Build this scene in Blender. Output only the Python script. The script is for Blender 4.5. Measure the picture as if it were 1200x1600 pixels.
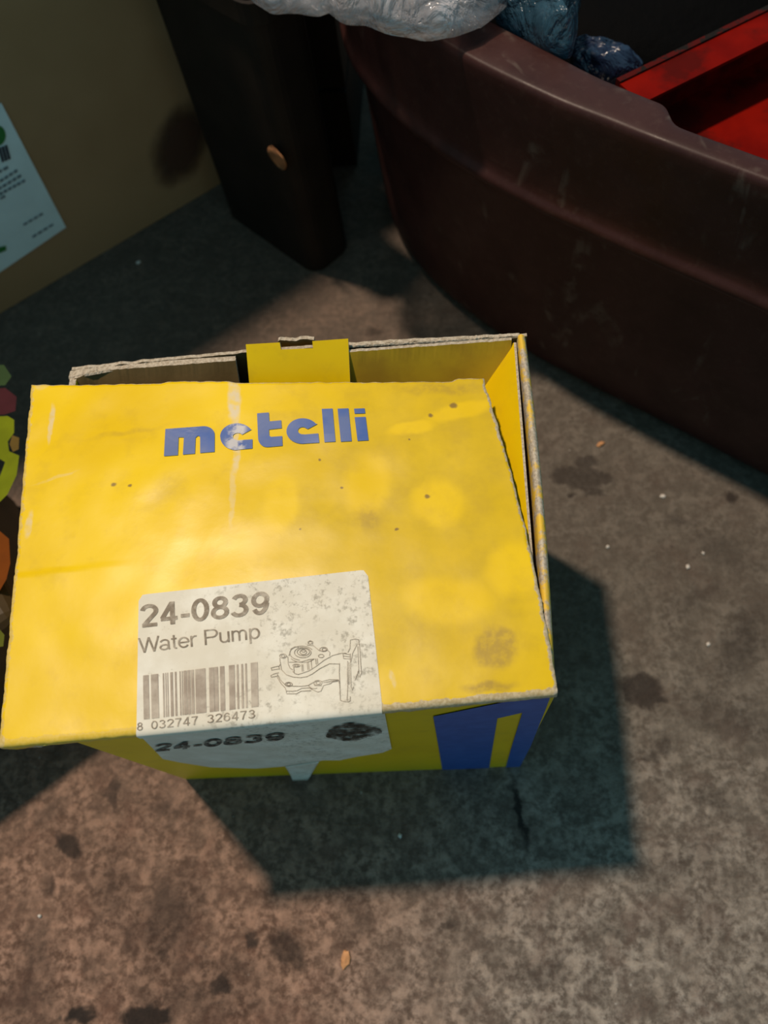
import bpy, bmesh, math, random
import numpy as np
from mathutils import Vector, Matrix, noise
random.seed(7)
sc = bpy.context.scene
COL = sc.collection
for o in list(bpy.data.objects):
    bpy.data.objects.remove(o)

# ------------------------------------------------------------------ camera
F = 1200.0                                   # focal length for a 1200 px wide frame
CX, CY = 600.0, 800.0
NADIR = (725.0, 1365.0)                      # where straight-down lies in the frame
CAM_H = 0.44
def _ray(x, y): return np.array([(x - CX) / F, -(y - CY) / F, -1.0])
_up = -_ray(*NADIR) / np.linalg.norm(_ray(*NADIR))
_y = np.array([0, 1.0, 0]); _y = _y - _up * _y.dot(_up); _y /= np.linalg.norm(_y)
RC = np.array([np.cross(_y, _up), _y, _up])  # camera axes in world
CAMP = np.array([0, 0, CAM_H])
cd = bpy.data.cameras.new('camera'); cam = bpy.data.objects.new('camera', cd); COL.objects.link(cam)
cd.sensor_fit = 'HORIZONTAL'; cd.sensor_width = 36.0; cd.lens = 36.0 * F / 1200.0
cd.clip_start = 0.01
M4 = Matrix.Identity(4)
for i in range(3):
    for j in range(3): M4[i][j] = RC[i][j]
    M4[i][3] = CAMP[i]
cam.matrix_world = M4
cd.dof.use_dof = True; cd.dof.focus_distance = 0.285; cd.dof.aperture_fstop = 36.0 / 2.6
sc.camera = cam

# ------------------------------------------------------------------ light, world, exposure
world = bpy.data.worlds.new('world'); sc.world = world; world.use_nodes = True
bg = world.node_tree.nodes['Background']
bg.inputs[0].default_value = (0.38, 0.83, 1.0, 1); bg.inputs[1].default_value = 0.31
LAMP = np.array([-0.93, 0.80, 3.19])
ld = bpy.data.lights.new('ceiling_bulb', 'POINT'); ld.energy = 400; ld.color = (1.0, 0.80, 0.62); ld.shadow_soft_size = 0.085
lamp = bpy.data.objects.new('ceiling_bulb', ld); lamp.location = LAMP; COL.objects.link(lamp)
lamp['label'] = 'warm ceiling bulb out of sight high behind the carton'; lamp['category'] = 'lamp'
sc.view_settings.view_transform = 'Standard'; sc.view_settings.look = 'None'
sc.view_settings.exposure = 0.0; sc.view_settings.gamma = 1.0; sc.view_settings.use_curve_mapping = False
sc.cycles.use_denoising = True
sc.cycles.max_bounces = 10; sc.cycles.transparent_max_bounces = 16

# ------------------------------------------------------------------ helpers
def pz(x, y, z=0.0):
    w = RC @ _ray(x, y); t = (z - CAM_H) / w[2]; return CAMP + t * w
def pplane(x, y, p0, n):
    w = RC @ _ray(x, y); t = np.dot(np.array(p0) - CAMP, n) / np.dot(w, n); return CAMP + t * w
def tag(o, label=None, cat=None, group=None, kind=None):
    if label: o['label'] = label
    if cat: o['category'] = cat
    if group: o['group'] = group
    if kind: o['kind'] = kind
    return o
def empty(name, loc, label, cat, group=None):
    o = bpy.data.objects.new(name, None); o.location = loc; o.empty_display_size = 0.02
    COL.objects.link(o); return tag(o, label, cat, group)
def worldloc(o):
    v = Vector((0, 0, 0))
    while o is not None: v += o.location; o = o.parent
    return v
def mesh_obj(name, verts, faces, mats, parent=None, origin=None, fmat=None, smooth=False, label=None, kind=None, uv=None):
    """verts in world space; the object's origin is its parent's (or the given origin)"""
    off = worldloc(parent) if parent is not None else Vector(origin if origin is not None else (0, 0, 0))
    me = bpy.data.meshes.new(name)
    me.from_pydata([(v[0] - off.x, v[1] - off.y, v[2] - off.z) for v in verts], [], faces)
    for m in (mats if isinstance(mats, (list, tuple)) else [mats]): me.materials.append(m)
    if fmat: me.polygons.foreach_set('material_index', fmat)
    if smooth: me.polygons.foreach_set('use_smooth', [True] * len(me.polygons))
    if uv is not None:
        l = me.uv_layers.new(name='sheet')
        for lp in me.loops: l.data[lp.index].uv = uv[lp.vertex_index]
    me.update()
    o = bpy.data.objects.new(name, me); COL.objects.link(o)
    if parent is not None: o.parent = parent
    else: o.location = off
    if label: o['label'] = label
    if kind: o['kind'] = kind
    return o
def fix_normals(o):
    bm = bmesh.new(); bm.from_mesh(o.data); bmesh.ops.recalc_face_normals(bm, faces=bm.faces); bm.to_mesh(o.data); bm.free(); return o
def grid_sheet(fn, nu, nv, th, nrm=None):
    """a sheet of thickness th; fn(u,v)->point of the top side, nrm = direction of the underside. faces: 0 top, 1 underside, 2 edge"""
    P = [[np.array(fn(i / nu, j / nv)) for i in range(nu + 1)] for j in range(nv + 1)]
    vs, fs, fm, uv = [], [], [], []
    for j in range(nv + 1):
        for i in range(nu + 1): vs.append(P[j][i]); uv.append((i / nu, j / nv))
    n1 = len(vs)
    for j in range(nv + 1):
        for i in range(nu + 1):
            if nrm is None:
                a = P[j][min(i + 1, nu)] - P[j][max(i - 1, 0)]; b = P[min(j + 1, nv)][i] - P[max(j - 1, 0)][i]
                n = -np.cross(a, b); n = n / (np.linalg.norm(n) + 1e-12)
            else: n = np.array(nrm)
            vs.append(P[j][i] + n * th); uv.append((i / nu, j / nv))
    w = nu + 1
    for j in range(nv):
        for i in range(nu):
            a = j * w + i
            fs.append((a, a + 1, a + 1 + w, a + w)); fm.append(0)
            fs.append((n1 + a, n1 + a + w, n1 + a + 1 + w, n1 + a + 1)); fm.append(1)
    per = [(j * w) for j in range(nv, 0, -1)] + [i for i in range(nu)] + [j * w + nu for j in range(nv)] + [nv * w + i for i in range(nu, 0, -1)]
    for k in range(len(per)):
        a, b = per[k], per[(k + 1) % len(per)]
        fs.append((b, a, n1 + a, n1 + b)); fm.append(2)
    return vs, fs, fm, uv
def poly_flat(polys, cuts=0):
    """list of outlines (or (outline, holes)) in 2D -> verts2d, faces"""
    bm = bmesh.new()
    for pl in polys:
        outs = [pl] if not isinstance(pl, tuple) else [pl[0]] + list(pl[1])
        ed = []
        for o_ in outs:
            vv = [bm.verts.new((p[0], p[1], 0)) for p in o_]
            for k in range(len(vv)): ed.append(bm.edges.new((vv[k], vv[(k + 1) % len(vv)])))
        bmesh.ops.triangle_fill(bm, use_beauty=True, use_dissolve=False, edges=ed, normal=(0, 0, 1))
    if cuts: bmesh.ops.subdivide_edges(bm, edges=bm.edges, cuts=cuts, use_grid_fill=True)
    bm.verts.index_update()
    v = [(a.co.x, a.co.y) for a in bm.verts]; f = [tuple(a.index for a in fc.verts) for fc in bm.faces]
    bm.free(); return v, f
def ribbon(pts, w):
    """polyline -> quads, width w"""
    v, f = [], []
    n = len(pts); pts = [np.array(p, float) for p in pts]
    for i in range(n):
        d = pts[min(i + 1, n - 1)] - pts[max(i - 1, 0)]; d /= (np.linalg.norm(d) + 1e-9)
        q = np.array([-d[1], d[0]]) * w / 2
        v += [tuple(pts[i] + q), tuple(pts[i] - q)]
    for i in range(n - 1): f.append((2 * i, 2 * i + 1, 2 * i + 3, 2 * i + 2))
    return v, f
def ell(cx, cy, rx, ry, a0=0, a1=360, rot=0, n=24):
    r = math.radians(rot); o = []
    for k in range(n + 1):
        t = math.radians(a0 + (a1 - a0) * k / n); x, y = rx * math.cos(t), ry * math.sin(t)
        o.append((cx + x * math.cos(r) - y * math.sin(r), cy + x * math.sin(r) + y * math.cos(r)))
    return o
def joinvf(parts):
    V, FF = [], []
    for v, f in parts:
        k = len(V); V += list(v); FF += [tuple(i + k for i in q) for q in f]
    return V, FF
def _arc(cx, cy, rx, ry, a0, a1, n=14): return [(cx + rx * math.cos(math.radians(a0 + (a1 - a0) * k / n)), cy + ry * math.sin(math.radians(a0 + (a1 - a0) * k / n))) for k in range(n + 1)]
GLYPH = {   # centre lines in units of the capital height, and the advance
    '0': ([_arc(.31, .5, .225, .425, 0, 360, 28)], .68), '2': ([_arc(.31, .70, .235, .225, 170, -32) + [(.10, .085)], [(.04, .075), (.57, .075)]], .68),
    '3': ([_arc(.29, .735, .20, .19, 160, -90), _arc(.29, .30, .235, .225, 90, -160)], .68), '4': ([[(.43, 0), (.43, 1)], [(.42, .97), (.07, .30)], [(.02, .27), (.60, .27)]], .68),
    '6': ([_arc(.31, .34, .225, .265, 0, 360, 22), _arc(.31, .5, .225, .425, 180, 35)], .68), '7': ([[(.04, .925), (.55, .925)], [(.53, .92), (.36, .55), (.25, 0)]], .68),
    '8': ([_arc(.31, .735, .19, .19, 0, 360, 20), _arc(.31, .30, .235, .225, 0, 360, 22)], .68), '9': ([_arc(.31, .66, .225, .265, 0, 360, 22), _arc(.31, .5, .225, .425, 0, -145)], .68),
    '-': ([[(.04, .33), (.34, .33)]], .40), ' ': ([], .30),
    'W': ([[(.0, 1), (.23, 0)], [(.23, 0), (.46, .98)], [(.46, .98), (.69, 0)], [(.69, 0), (.92, 1)]], .93), 'a': ([_arc(.27, .50, .19, .18, 165, 0) + [(.46, .12), (.50, .02)], _arc(.25, .20, .19, .155, 0, 360, 18)], .58),
    't': ([[(.14, .92), (.14, .14)] + _arc(.25, .14, .11, .10, 180, 280, 6), [(.01, .68), (.27, .68)]], .32), 'e': ([_arc(.28, .355, .23, .32, 0, 325, 22), [(.05, .36), (.52, .36)]], .58),
    'r': ([[(.07, .72), (.07, 0)], _arc(.26, .44, .19, .24, 180, 70, 8)], .36), 'P': ([[(.08, 0), (.08, 1)], [(.08, .95), (.42, .95)] + _arc(.42, .71, .22, .24, 90, -90, 10) + [(.08, .47)]], .72),
    'u': ([[(.07, .72), (.07, .26)] + _arc(.26, .26, .19, .22, 180, 350, 9), [(.46, .72), (.46, 0)]], .58), 'p': ([[(.07, .72), (.07, -.28)], _arc(.28, .355, .21, .32, 0, 360, 20)], .58),
    'm': ([[(.07, .72), (.07, 0)], _arc(.23, .47, .16, .20, 180, 0, 8) + [(.39, 0)], _arc(.55, .47, .16, .20, 180, 0, 8) + [(.71, 0)]], .84)}
def text_px(body, baseL, baseR, capR, capL, weight=.15):
    parts = []; x = 0; xm = 0
    for ch in body:
        st, adv = GLYPH[ch]
        for pl in st:
            q = [pl[0]]
            for a, b in zip(pl, pl[1:]):
                k = max(1, int(math.hypot(b[0] - a[0], b[1] - a[1]) / .2))
                q += [(a[0] + (b[0] - a[0]) * i / k, a[1] + (b[1] - a[1]) * i / k) for i in range(1, k + 1)]
            parts.append(ribbon([(px + x, py) for px, py in q], weight)); xm = max(xm, max(p[0] for p in pl) + x + weight / 2)
        x += adv
    v, f = joinvf(parts)
    Hm = homography([(0, 0), (xm, 0), (xm, 1), (0, 1)], [baseL, baseR, capR, capL])
    return [Hm(p) for p in v], f
def homography(src, dst):
    A = []; b = []
    for (x, y), (u, v) in zip(src, dst):
        A.append([x, y, 1, 0, 0, 0, -u * x, -u * y]); b.append(u)
        A.append([0, 0, 0, x, y, 1, -v * x, -v * y]); b.append(v)
    h = np.linalg.solve(np.array(A, float), np.array(b, float)); H = np.append(h, 1).reshape(3, 3)
    def fn(p):
        q = H @ np.array([p[0], p[1], 1]); return (q[0] / q[2], q[1] / q[2])
    return fn
# ------------------------------------------------------------------ material helpers
class NT:
    def __init__(s, name):
        s.m = bpy.data.materials.new(name); s.m.use_nodes = True
        s.t = s.m.node_tree; s.n = s.t.nodes; s.l = s.t.links
        s.b = s.n['Principled BSDF']; s.out = s.n['Material Output']
        s.tc = s.n.new('ShaderNodeTexCoord')
    def set(s, sock, val):
        if isinstance(val, bpy.types.NodeSocket): s.l.new(val, sock)
        else: sock.default_value = val
    def noise(s, scale, detail=4, rough=.55, vec=None, dist=0.0):
        n = s.n.new('ShaderNodeTexNoise'); n.inputs['Scale'].default_value = scale; n.inputs['Detail'].default_value = detail
        n.inputs['Roughness'].default_value = rough; n.inputs['Distortion'].default_value = dist
        s.l.new(vec if vec is not None else s.tc.outputs['Object'], n.inputs['Vector']); return n.outputs['Fac']
    def vor(s, scale, vec=None, feature='F1'):
        n = s.n.new('ShaderNodeTexVoronoi'); n.feature = feature; n.inputs['Scale'].default_value = scale
        s.l.new(vec if vec is not None else s.tc.outputs['Object'], n.inputs['Vector']); return n.outputs['Distance']
    def math(s, op, a, b=0.0, clamp=False):
        n = s.n.new('ShaderNodeMath'); n.operation = op; n.use_clamp = clamp
        s.set(n.inputs[0], a); s.set(n.inputs[1], b); return n.outputs[0]
    def ramp(s, v, a, b, c=0.0, d=1.0, smooth=True):
        n = s.n.new('ShaderNodeMapRange'); n.interpolation_type = 'SMOOTHSTEP' if smooth else 'LINEAR'
        s.set(n.inputs[0], v)
        for k, x in zip((1, 2, 3, 4), (a, b, c, d)): n.inputs[k].default_value = x
        return n.outputs[0]
    def mix(s, fac, a, b, mode='MIX'):
        n = s.n.new('ShaderNodeMix'); n.data_type = 'RGBA'; n.blend_type = mode
        s.set(n.inputs[0], fac)
        for k, v in ((6, a), (7, b)):
            s.set(n.inputs[k], v if isinstance(v, bpy.types.NodeSocket) else (v[0], v[1], v[2], 1))
        return n.outputs[2]
    def warp(s, amount, scale, src=None):
        n = s.n.new('ShaderNodeTexNoise'); n.inputs['Scale'].default_value = scale; n.inputs['Detail'].default_value = 4
        base = src if src is not None else s.tc.outputs['Object']
        s.l.new(base, n.inputs['Vector'])
        v = s.n.new('ShaderNodeVectorMath'); v.operation = 'SUBTRACT'; s.l.new(n.outputs['Color'], v.inputs[0]); v.inputs[1].default_value = (.5, .5, .5)
        k = s.n.new('ShaderNodeVectorMath'); k.operation = 'SCALE'; s.l.new(v.outputs[0], k.inputs[0]); k.inputs['Scale'].default_value = amount
        a = s.n.new('ShaderNodeVectorMath'); a.operation = 'ADD'; s.l.new(base, a.inputs[0]); s.l.new(k.outputs[0], a.inputs[1])
        return a.outputs[0]
    def blob(s, vec, c, rx, ry, rot=0.0, soft=.35):
        """1 inside an ellipse lying on the surface (x,y of the object), 0 outside"""
        m = s.n.new('ShaderNodeMapping'); m.vector_type = 'TEXTURE'
        m.inputs['Location'].default_value = (c[0], c[1], 0); m.inputs['Rotation'].default_value = (0, 0, rot); m.inputs['Scale'].default_value = (rx, ry, 1)
        s.l.new(vec, m.inputs[0])
        x = s.n.new('ShaderNodeVectorMath'); x.operation = 'MULTIPLY'; s.l.new(m.outputs[0], x.inputs[0]); x.inputs[1].default_value = (1, 1, 0)
        d = s.n.new('ShaderNodeVectorMath'); d.operation = 'LENGTH'; s.l.new(x.outputs[0], d.inputs[0])
        return s.ramp(d.outputs['Value'], 1 - soft, 1 + soft, 1, 0)
    def bump(s, h, strength=.3, dist=.001):
        n = s.n.new('ShaderNodeBump'); n.inputs['Strength'].default_value = strength; n.inputs['Distance'].default_value = dist
        s.l.new(h, n.inputs['Height']); s.l.new(n.outputs[0], s.b.inputs['Normal']); return n
    def done(s, col=None, rough=.6, spec=.5, metal=0.0):
        if col is not None: s.set(s.b.inputs['Base Color'], col if isinstance(col, bpy.types.NodeSocket) else (*col, 1))
        s.set(s.b.inputs['Roughness'], rough); s.set(s.b.inputs['Specular IOR Level'], spec); s.set(s.b.inputs['Metallic'], metal)
        return s.m
def simple(name, col, rough=.6, spec=.4, var=.15, scale=60, bump=.1):
    t = NT(name); n = t.noise(scale, 4)
    c = t.mix(t.ramp(n, .3, .7), [x * (1 - var) for x in col], [min(1, x * (1 + var)) for x in col])
    if bump: t.bump(n, bump, .0006)
    return t.done(c, rough, spec)

PXM = CAM_H / 1200.0
# ------------------------------------------------------------------ floor
t = NT('stained_concrete')
w0 = t.warp(.014, 55); w1 = t.warp(.009, 170, w0)
big = t.noise(9, 5, .6); mid = t.noise(48, 5, .62); fine = t.noise(240, 4, .65); fn2 = t.noise(620, 3, .6)
c = t.mix(t.ramp(mid, .3, .7), (.20, .170, .140), (.42, .37, .32))
c = t.mix(t.ramp(fine, .36, .66), (.13, .107, .088), c)
clump = t.noise(105, 4, .6, vec=t.warp(.012, 70)); blot = t.noise(34, 4, .6, vec=t.warp(.02, 30))
c = t.mix(t.math('MULTIPLY', t.ramp(clump, .50, .66), .50), c, (.50, .43, .36))
c = t.mix(t.math('MULTIPLY', t.ramp(clump, .46, .34), .45), c, (.085, .058, .046))
c = t.mix(t.math('MULTIPLY', t.ramp(blot, .50, .68), .40), c, (.16, .105, .085))
c = t.mix(t.math('MULTIPLY', t.ramp(blot, .46, .32), .30), c, (.42, .37, .31))
rightm = t.n.new('ShaderNodeSeparateXYZ'); t.l.new(t.tc.outputs['Object'], rightm.inputs[0])
# redder in the front-left, greyer to the right, darker towards the back
gx = t.math('ADD', rightm.outputs[0], t.math('MULTIPLY', big, .12))
grey = t.ramp(gx, -.06, .14)
c = t.mix(t.math('MULTIPLY', grey, .75), t.mix(.9, c, (.88, .58, .48), 'MULTIPLY'), t.mix(.9, c, (.80, .88, .92), 'MULTIPLY'))
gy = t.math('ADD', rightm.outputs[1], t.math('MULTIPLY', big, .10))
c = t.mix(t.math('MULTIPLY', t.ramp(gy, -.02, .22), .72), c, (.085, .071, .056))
patch = t.ramp(t.noise(26, 5, .6, dist=.6), .52, .70)
c = t.mix(t.math('MULTIPLY', patch, .42), c, (.085, .058, .045))
stains = None
for (x, y, rx, ry, rot, sft, a) in [
        (912, 748, 30, 26, 0, .2, .6), (880, 742, 17, 13, 0, .3, .6), (945, 745, 18, 11, 0, .3, .6), (915, 722, 18, 12, 0, .3, .6), (928, 768, 16, 9, 0, .3, .55), (1004, 1080, 30, 28, 0, .2, .78), (1012, 1183, 14, 12, 0, .4, .55), (1034, 1166, 12, 10, 0, .4, .5),
        (108, 1322, 26, 15, 20, .35, .85), (78, 1376, 12, 14, 0, .5, .6), (228, 1592, 38, 20, 0, .3, .95), (128, 1592, 22, 12, 0, .4, .95), (450, 1484, 34, 20, 40, .45, .7),
        (345, 1541, 15, 13, 0, .4, .85), (262, 1440, 44, 62, 10, .6, .55), (178, 1240, 7, 24, -20, .5, .65), (225, 1465, 30, 24, 0, .6, .4),
        (812, 1268, 7, 46, -8, .5, .95), (1150, 1120, 70, 30, 20, .7, .35), (330, 1510, 70, 14, 0, .6, .4), (255, 1490, 14, 14, 0, .5, .7),
        (1060, 1345, 60, 20, -20, .8, .25), (1130, 860, 50, 22, 25, .8, .3), (250, 1268, 30, 10, 20, .6, .4), (60, 1500, 40, 30, 0, .8, .3), (390, 1465, 8, 8, 0, .5, .8),
        (890, 776, 7, 5, 0, .5, .7), (1143, 776, 10, 8, 0, .5, .8), (1060, 812, 18, 12, 0, .7, .45), (1160, 1000, 26, 60, 30, .8, .5), (1090, 930, 40, 14, -30, .9, .35), (1120, 1250, 30, 12, 30, .8, .4), (560, 1430, 20, 40, 0, .9, .3), (180, 1390, 24, 50, -30, .8, .4), (300, 1560, 90, 24, 0, .8, .45), (30, 1560, 50, 40, 0, .9, .4), (850, 1520, 40, 16, -10, .9, .3), (585, 520, 22, 9, 0, .5, .5), (700, 1440, 12, 8, 0, .6, .5), (960, 1455, 16, 8, 0, .6, .4)]:
    p = pz(x, y); b = t.blob(w1, p, rx * PXM, ry * PXM, math.radians(-rot), sft)
    b = t.math('MULTIPLY', b, a)
    stains = b if stains is None else t.math('MAXIMUM', stains, b)
c = t.mix(stains, c, (.020, .0145, .0125))
pits = t.ramp(t.vor(95), .02, .16, 1, 0); pits = t.math('MULTIPLY', pits, t.ramp(t.noise(30), .45, .62))
c = t.mix(t.math('MULTIPLY', pits, .7), c, (.05, .036, .03))
lite = t.ramp(t.vor(60, vec=t.warp(.03, 20)), .01, .05, 1, 0); lite = t.math('MULTIPLY', lite, t.ramp(t.noise(17), .5, .6))
c = t.mix(t.math('MULTIPLY', lite, .5), c, (.5, .47, .43))
hgt = t.math('ADD', t.math('MULTIPLY', mid, .8), t.math('ADD', t.math('MULTIPLY', fine, .45), t.math('MULTIPLY', fn2, .15)))
t.bump(hgt, .75, .0026)
M_FLOOR = t.done(c, t.ramp(mid, .3, .7, .66, .88), .2)
fl = mesh_obj('floor', [(-2.2, -1.4, 0), (2.2, -1.4, 0), (2.2, 2.6, 0), (-2.2, 2.6, 0), (-2.2, -1.4, -.05), (2.2, -1.4, -.05), (2.2, 2.6, -.05), (-2.2, 2.6, -.05)],
              [(0, 1, 2, 3), (7, 6, 5, 4), (0, 4, 5, 1), (1, 5, 6, 2), (2, 6, 7, 3), (3, 7, 4, 0)], M_FLOOR)
tag(fl, 'grey brown stained concrete floor', None, kind='structure')

# ------------------------------------------------------------------ yellow box: materials
ZT = 0.19
FL_, FR_, BR_, BL_ = np.array([-.155, .041]), np.array([.0296, .0540]), np.array([.0248, .1960]), np.array([-.1625, .1840])
BX = np.array([-.066, .119, 0.0])
def rel(x, y, z=ZT):
    p = pz(x, y, z); return (p[0] - BX[0], p[1] - BX[1])
LID_Z = ZT + .0016
LD, LB, LR, LL = (pz(0, 1160, LID_Z)[:2], pz(871, 1077, LID_Z)[:2], pz(756, 596, LID_Z)[:2], pz(49, 601, LID_Z)[:2])

YEL = (.80, .49, .012)
def board_white(t, sc_=900):
    n = t.noise(sc_, 3)
    return t.mix(t.ramp(n, .35, .65), (.38, .31, .23), (.56, .48, .38))
def yellow_print(name, lid=False):
    t = NT(name)
    n1 = t.noise(22, 4, .55); n2 = t.noise(90, 5, .6); n3 = t.noise(420, 3)
    c = t.mix(t.ramp(n1, .3, .7), (.80, .52, .003), (.88, .59, .004))
    rough = .36
    if lid:
        w = t.warp(.010, 45)
        # grime: the whole right half is duller, with cleaner round spots and a cleaner strip where tape sat
        dull = t.blob(w, rel(690, 800), .062, .080, -.25, .55)
        dull = t.math('MULTIPLY', dull, t.ramp(n2, .2, .65, .55, 1))
        clean = None
        for (x, y, rx, ry, rot) in [(684, 790, 42, 46, 0), (800, 892, 44, 46, 0), (720, 645, 62, 15, 14), (640, 672, 46, 14, 16), (575, 760, 40, 60, 0), (440, 790, 30, 60, 0), (700, 940, 70, 40, 0)]:
            b = t.blob(t.warp(.006, 60), rel(x, y), rx * PXM * .57, ry * PXM * .57, math.radians(rot), .32)
            clean = b if clean is None else t.math('MAXIMUM', clean, b)
        dull = t.math('MULTIPLY', dull, t.math('SUBTRACT', 1.0, t.math('MULTIPLY', clean, .85)))
        c = t.mix(t.math('MULTIPLY', dull, .72), c, (.56, .375, .012))
        # brown rub marks
        for (x, y, rx, ry, rot, a, s) in [(772, 1012, 34, 30, 0, .55, .3), (575, 815, 22, 24, 0, .45, .7), (765, 1075, 36, 8, 6, .6, .5), (445, 655, 40, 12, 0, .2, .8),
                                          (270, 765, 26, 26, 0, .22, .6), (690, 610, 70, 12, 0, .35, .6), (200, 680, 60, 6, 12, .25, .8), (520, 1000, 300, 30, 4, .12, .9)]:
            b = t.blob(t.warp(.008, 90), rel(x, y), rx * PXM * .57, ry * PXM * .57, math.radians(rot), s)
            b = t.math('MULTIPLY', b, t.ramp(n3, .3, .62, .5, 1))
            c = t.mix(t.math('MULTIPLY', b, a), c, (.27, .165, .05))
        # tiny dark specks
        for (x, y, r) in [(668, 778, 4), (673, 653, 4.5), (708, 637, 6), (535, 765, 2.5), (500, 722, 2.5), (640, 690, 2), (180, 760, 5), (205, 762, 4), (470, 830, 2), (620, 830, 3)]:
            b = t.blob(t.warp(.002, 300), rel(x, y), r * PXM * .57, r * PXM * .5, 0, .5)
            c = t.mix(t.math('MULTIPLY', b, .8), c, (.16, .09, .04))
        # pale streak where old tape was torn off, running front to back near the logo
        for (x0, y0, x1, y1, hw, a) in [(366, 600, 369, 660, 11, .75), (369, 660, 371, 735, 6, .55), (367, 735, 364, 820, 5, .30), (60, 605, 78, 605, 10, .35), (84, 640, 80, 690, 5, .55), (50, 805, 46, 840, 7, .5), (118, 740, 60, 760, 3, .2), (610, 1050, 616, 1075, 4, .5)]:
            p, q = np.array(rel(x0, y0)), np.array(rel(x1, y1)); m = (p + q) / 2; d = q - p; L = np.linalg.norm(d) / 2
            b = t.blob(t.warp(.004, 120), m, L * 1.12, hw * PXM * .57, math.atan2(d[1], d[0]), .35)
            b = t.math('MULTIPLY', b, t.ramp(t.noise(260, 4), .32, .55, .35, 1))
            c = t.mix(t.math('MULTIPLY', b, a), c, (.68, .60, .50))
        # worn rims: print rubbed off along the edges
        uvn = t.n.new('ShaderNodeUVMap'); sp = t.n.new('ShaderNodeSeparateXYZ'); t.l.new(uvn.outputs[0], sp.inputs[0])
        u, v = sp.outputs[0], sp.outputs[1]
        wn = t.noise(330, 5, .65); lowf = t.ramp(t.noise(60, 3), .40, .62)
        for d, wd, am in ((u, .008, .40), (t.math('SUBTRACT', 1.0, u), .0065, .85), (t.math('SUBTRACT', 1.0, v), .003, .6), (v, .0075, t.ramp(u, .58, .72, .22, .80))):
            e = t.math('DIVIDE', d, wd)
            msk = t.ramp(t.math('SUBTRACT', t.math('ADD', wn, t.math('MULTIPLY', lowf, .14)), t.math('MULTIPLY', e, .34)), .28, .40)
            c = t.mix(t.math('MULTIPLY', msk, am), c, board_white(t))
        sm = t.ramp(t.noise(14, 3), .35, .6); rough = t.math('ADD', t.math('MULTIPLY', sm, .08), .31)
    c = t.mix(t.math('MULTIPLY', t.ramp(n2, .5, .72), .16), c, (.42, .25, .03))
    t.bump(t.math('ADD', t.math('MULTIPLY', n1, 1.0), t.math('MULTIPLY', n2, .25)), .12 if lid else .15, .0022)
    return t.done(c, rough, .24)
M_LID = yellow_print('rubbed_yellow_print', True)
M_YEL = yellow_print('yellow_print')
t = NT('bare_board_edge'); c = board_white(t); t.bump(t.noise(900, 3), .8, .0008); M_EDGE = t.done(c, .9, .1)
t = NT('grey_board_inside')
n = t.noise(40, 5); c = t.mix(t.ramp(n, .3, .7), (.13, .082, .030), (.19, .125, .050)); c = t.mix(t.math('MULTIPLY', t.ramp(t.noise(15), .45, .7), .4), c, (.13, .08, .03)); t.bump(t.noise(300), .2, .0005)
M_BOARD = t.done(c, .85, .15)
t = NT('dirty_yellow_board'); n = t.noise(50, 5); c = t.mix(t.ramp(n, .3, .7), (.40, .24, .02), (.55, .36, .02)); M_YBOARD = t.done(c, .7, .2)
# rim of the side walls: yellow print with the paper rubbed off
t = NT('rubbed_yellow_rim'); m = t.ramp(t.noise(140, 5, .65), .42, .56)
c = t.mix(m, (.80, .50, .05), board_white(t)); t.bump(t.noise(400), .4, .0006); M_RIM = t.done(c, .65, .3)
t = NT('blue_print'); n = t.noise(160, 4); c = t.mix(t.ramp(n, .35, .7), (.020, .085, .36), (.032, .11, .42)); t.bump(n, .1, .0005); M_BLUE = t.done(c, .4, .4)
t = NT('blue_logo_print'); n = t.noise(60, 4); c = t.mix(t.ramp(n, .35, .65), (.022, .092, .36), (.085, .135, .33))
scr = t.blob(t.warp(.004, 120), rel(371, 685), .0035, .016, .05, .4); scr = t.math('MULTIPLY', scr, t.ramp(t.noise(260, 4), .40, .55))
c = t.mix(t.math('MULTIPLY', scr, .8), c, (.62, .58, .55)); M_LOGO = t.done(c, .38, .45)
t = NT('sticker_paper'); n = t.noise(55, 5, .6); c = t.mix(t.ramp(n, .35, .7), (.72, .665, .56), (.84, .80, .71))
d1 = t.blob(t.warp(.010, 60), rel(500, 915), .038, .012, .1, .6); d2 = t.blob(t.warp(.010, 60), rel(440, 960), .008, .018, 0, .6); d3 = t.blob(t.warp(.01, 60), rel(565, 990), .010, .03, 0, .7); d4 = t.blob(t.warp(.01, 60), rel(395, 1110), .018, .01, 0, .7)
dd = t.math('MAXIMUM', t.math('MAXIMUM', d1, d2), t.math('MAXIMUM', d3, d4))
gr = t.math('MULTIPLY', dd, t.ramp(t.noise(420, 4, .7), .50, .68))
c = t.mix(t.math('MULTIPLY', gr, .55), c, (.20, .175, .13))
c = t.mix(t.math('MULTIPLY', t.ramp(t.noise(500, 3, .6), .64, .74), .35), c, (.30, .26, .20))
M_STK = t.done(c, .75, .2)
def faded(name, col, strength=.85, sc_=300):
    t = NT(name); n = t.noise(sc_, 4, .6); c = t.mix(t.ramp(n, .35, .75, strength, strength * .45), (.70, .63, .53), col); return t.done(c, .8, .15)
M_INK = faded('faded_grey_ink', (.20, .155, .115), .92)
M_INK2 = faded('thin_grey_ink', (.20, .16, .12), .95)
M_BAR = faded('faded_barcode_ink', (.30, .235, .19), .85, 160)
M_INKD = faded('black_ink', (.035, .03, .027), 1.0)
t = NT('oily_smudge'); sc_c = (lambda p: (p[0] - BX[0], p[1] - BX[1]))(pz(550, 1140, .15))
t.done((.055, .040, .028), .7, .15); tr = t.n.new('ShaderNodeBsdfTransparent'); mx = t.n.new('ShaderNodeMixShader'); t.l.new(t.ramp(t.noise(210, 5, .75), .34, .60), mx.inputs[0])
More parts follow.
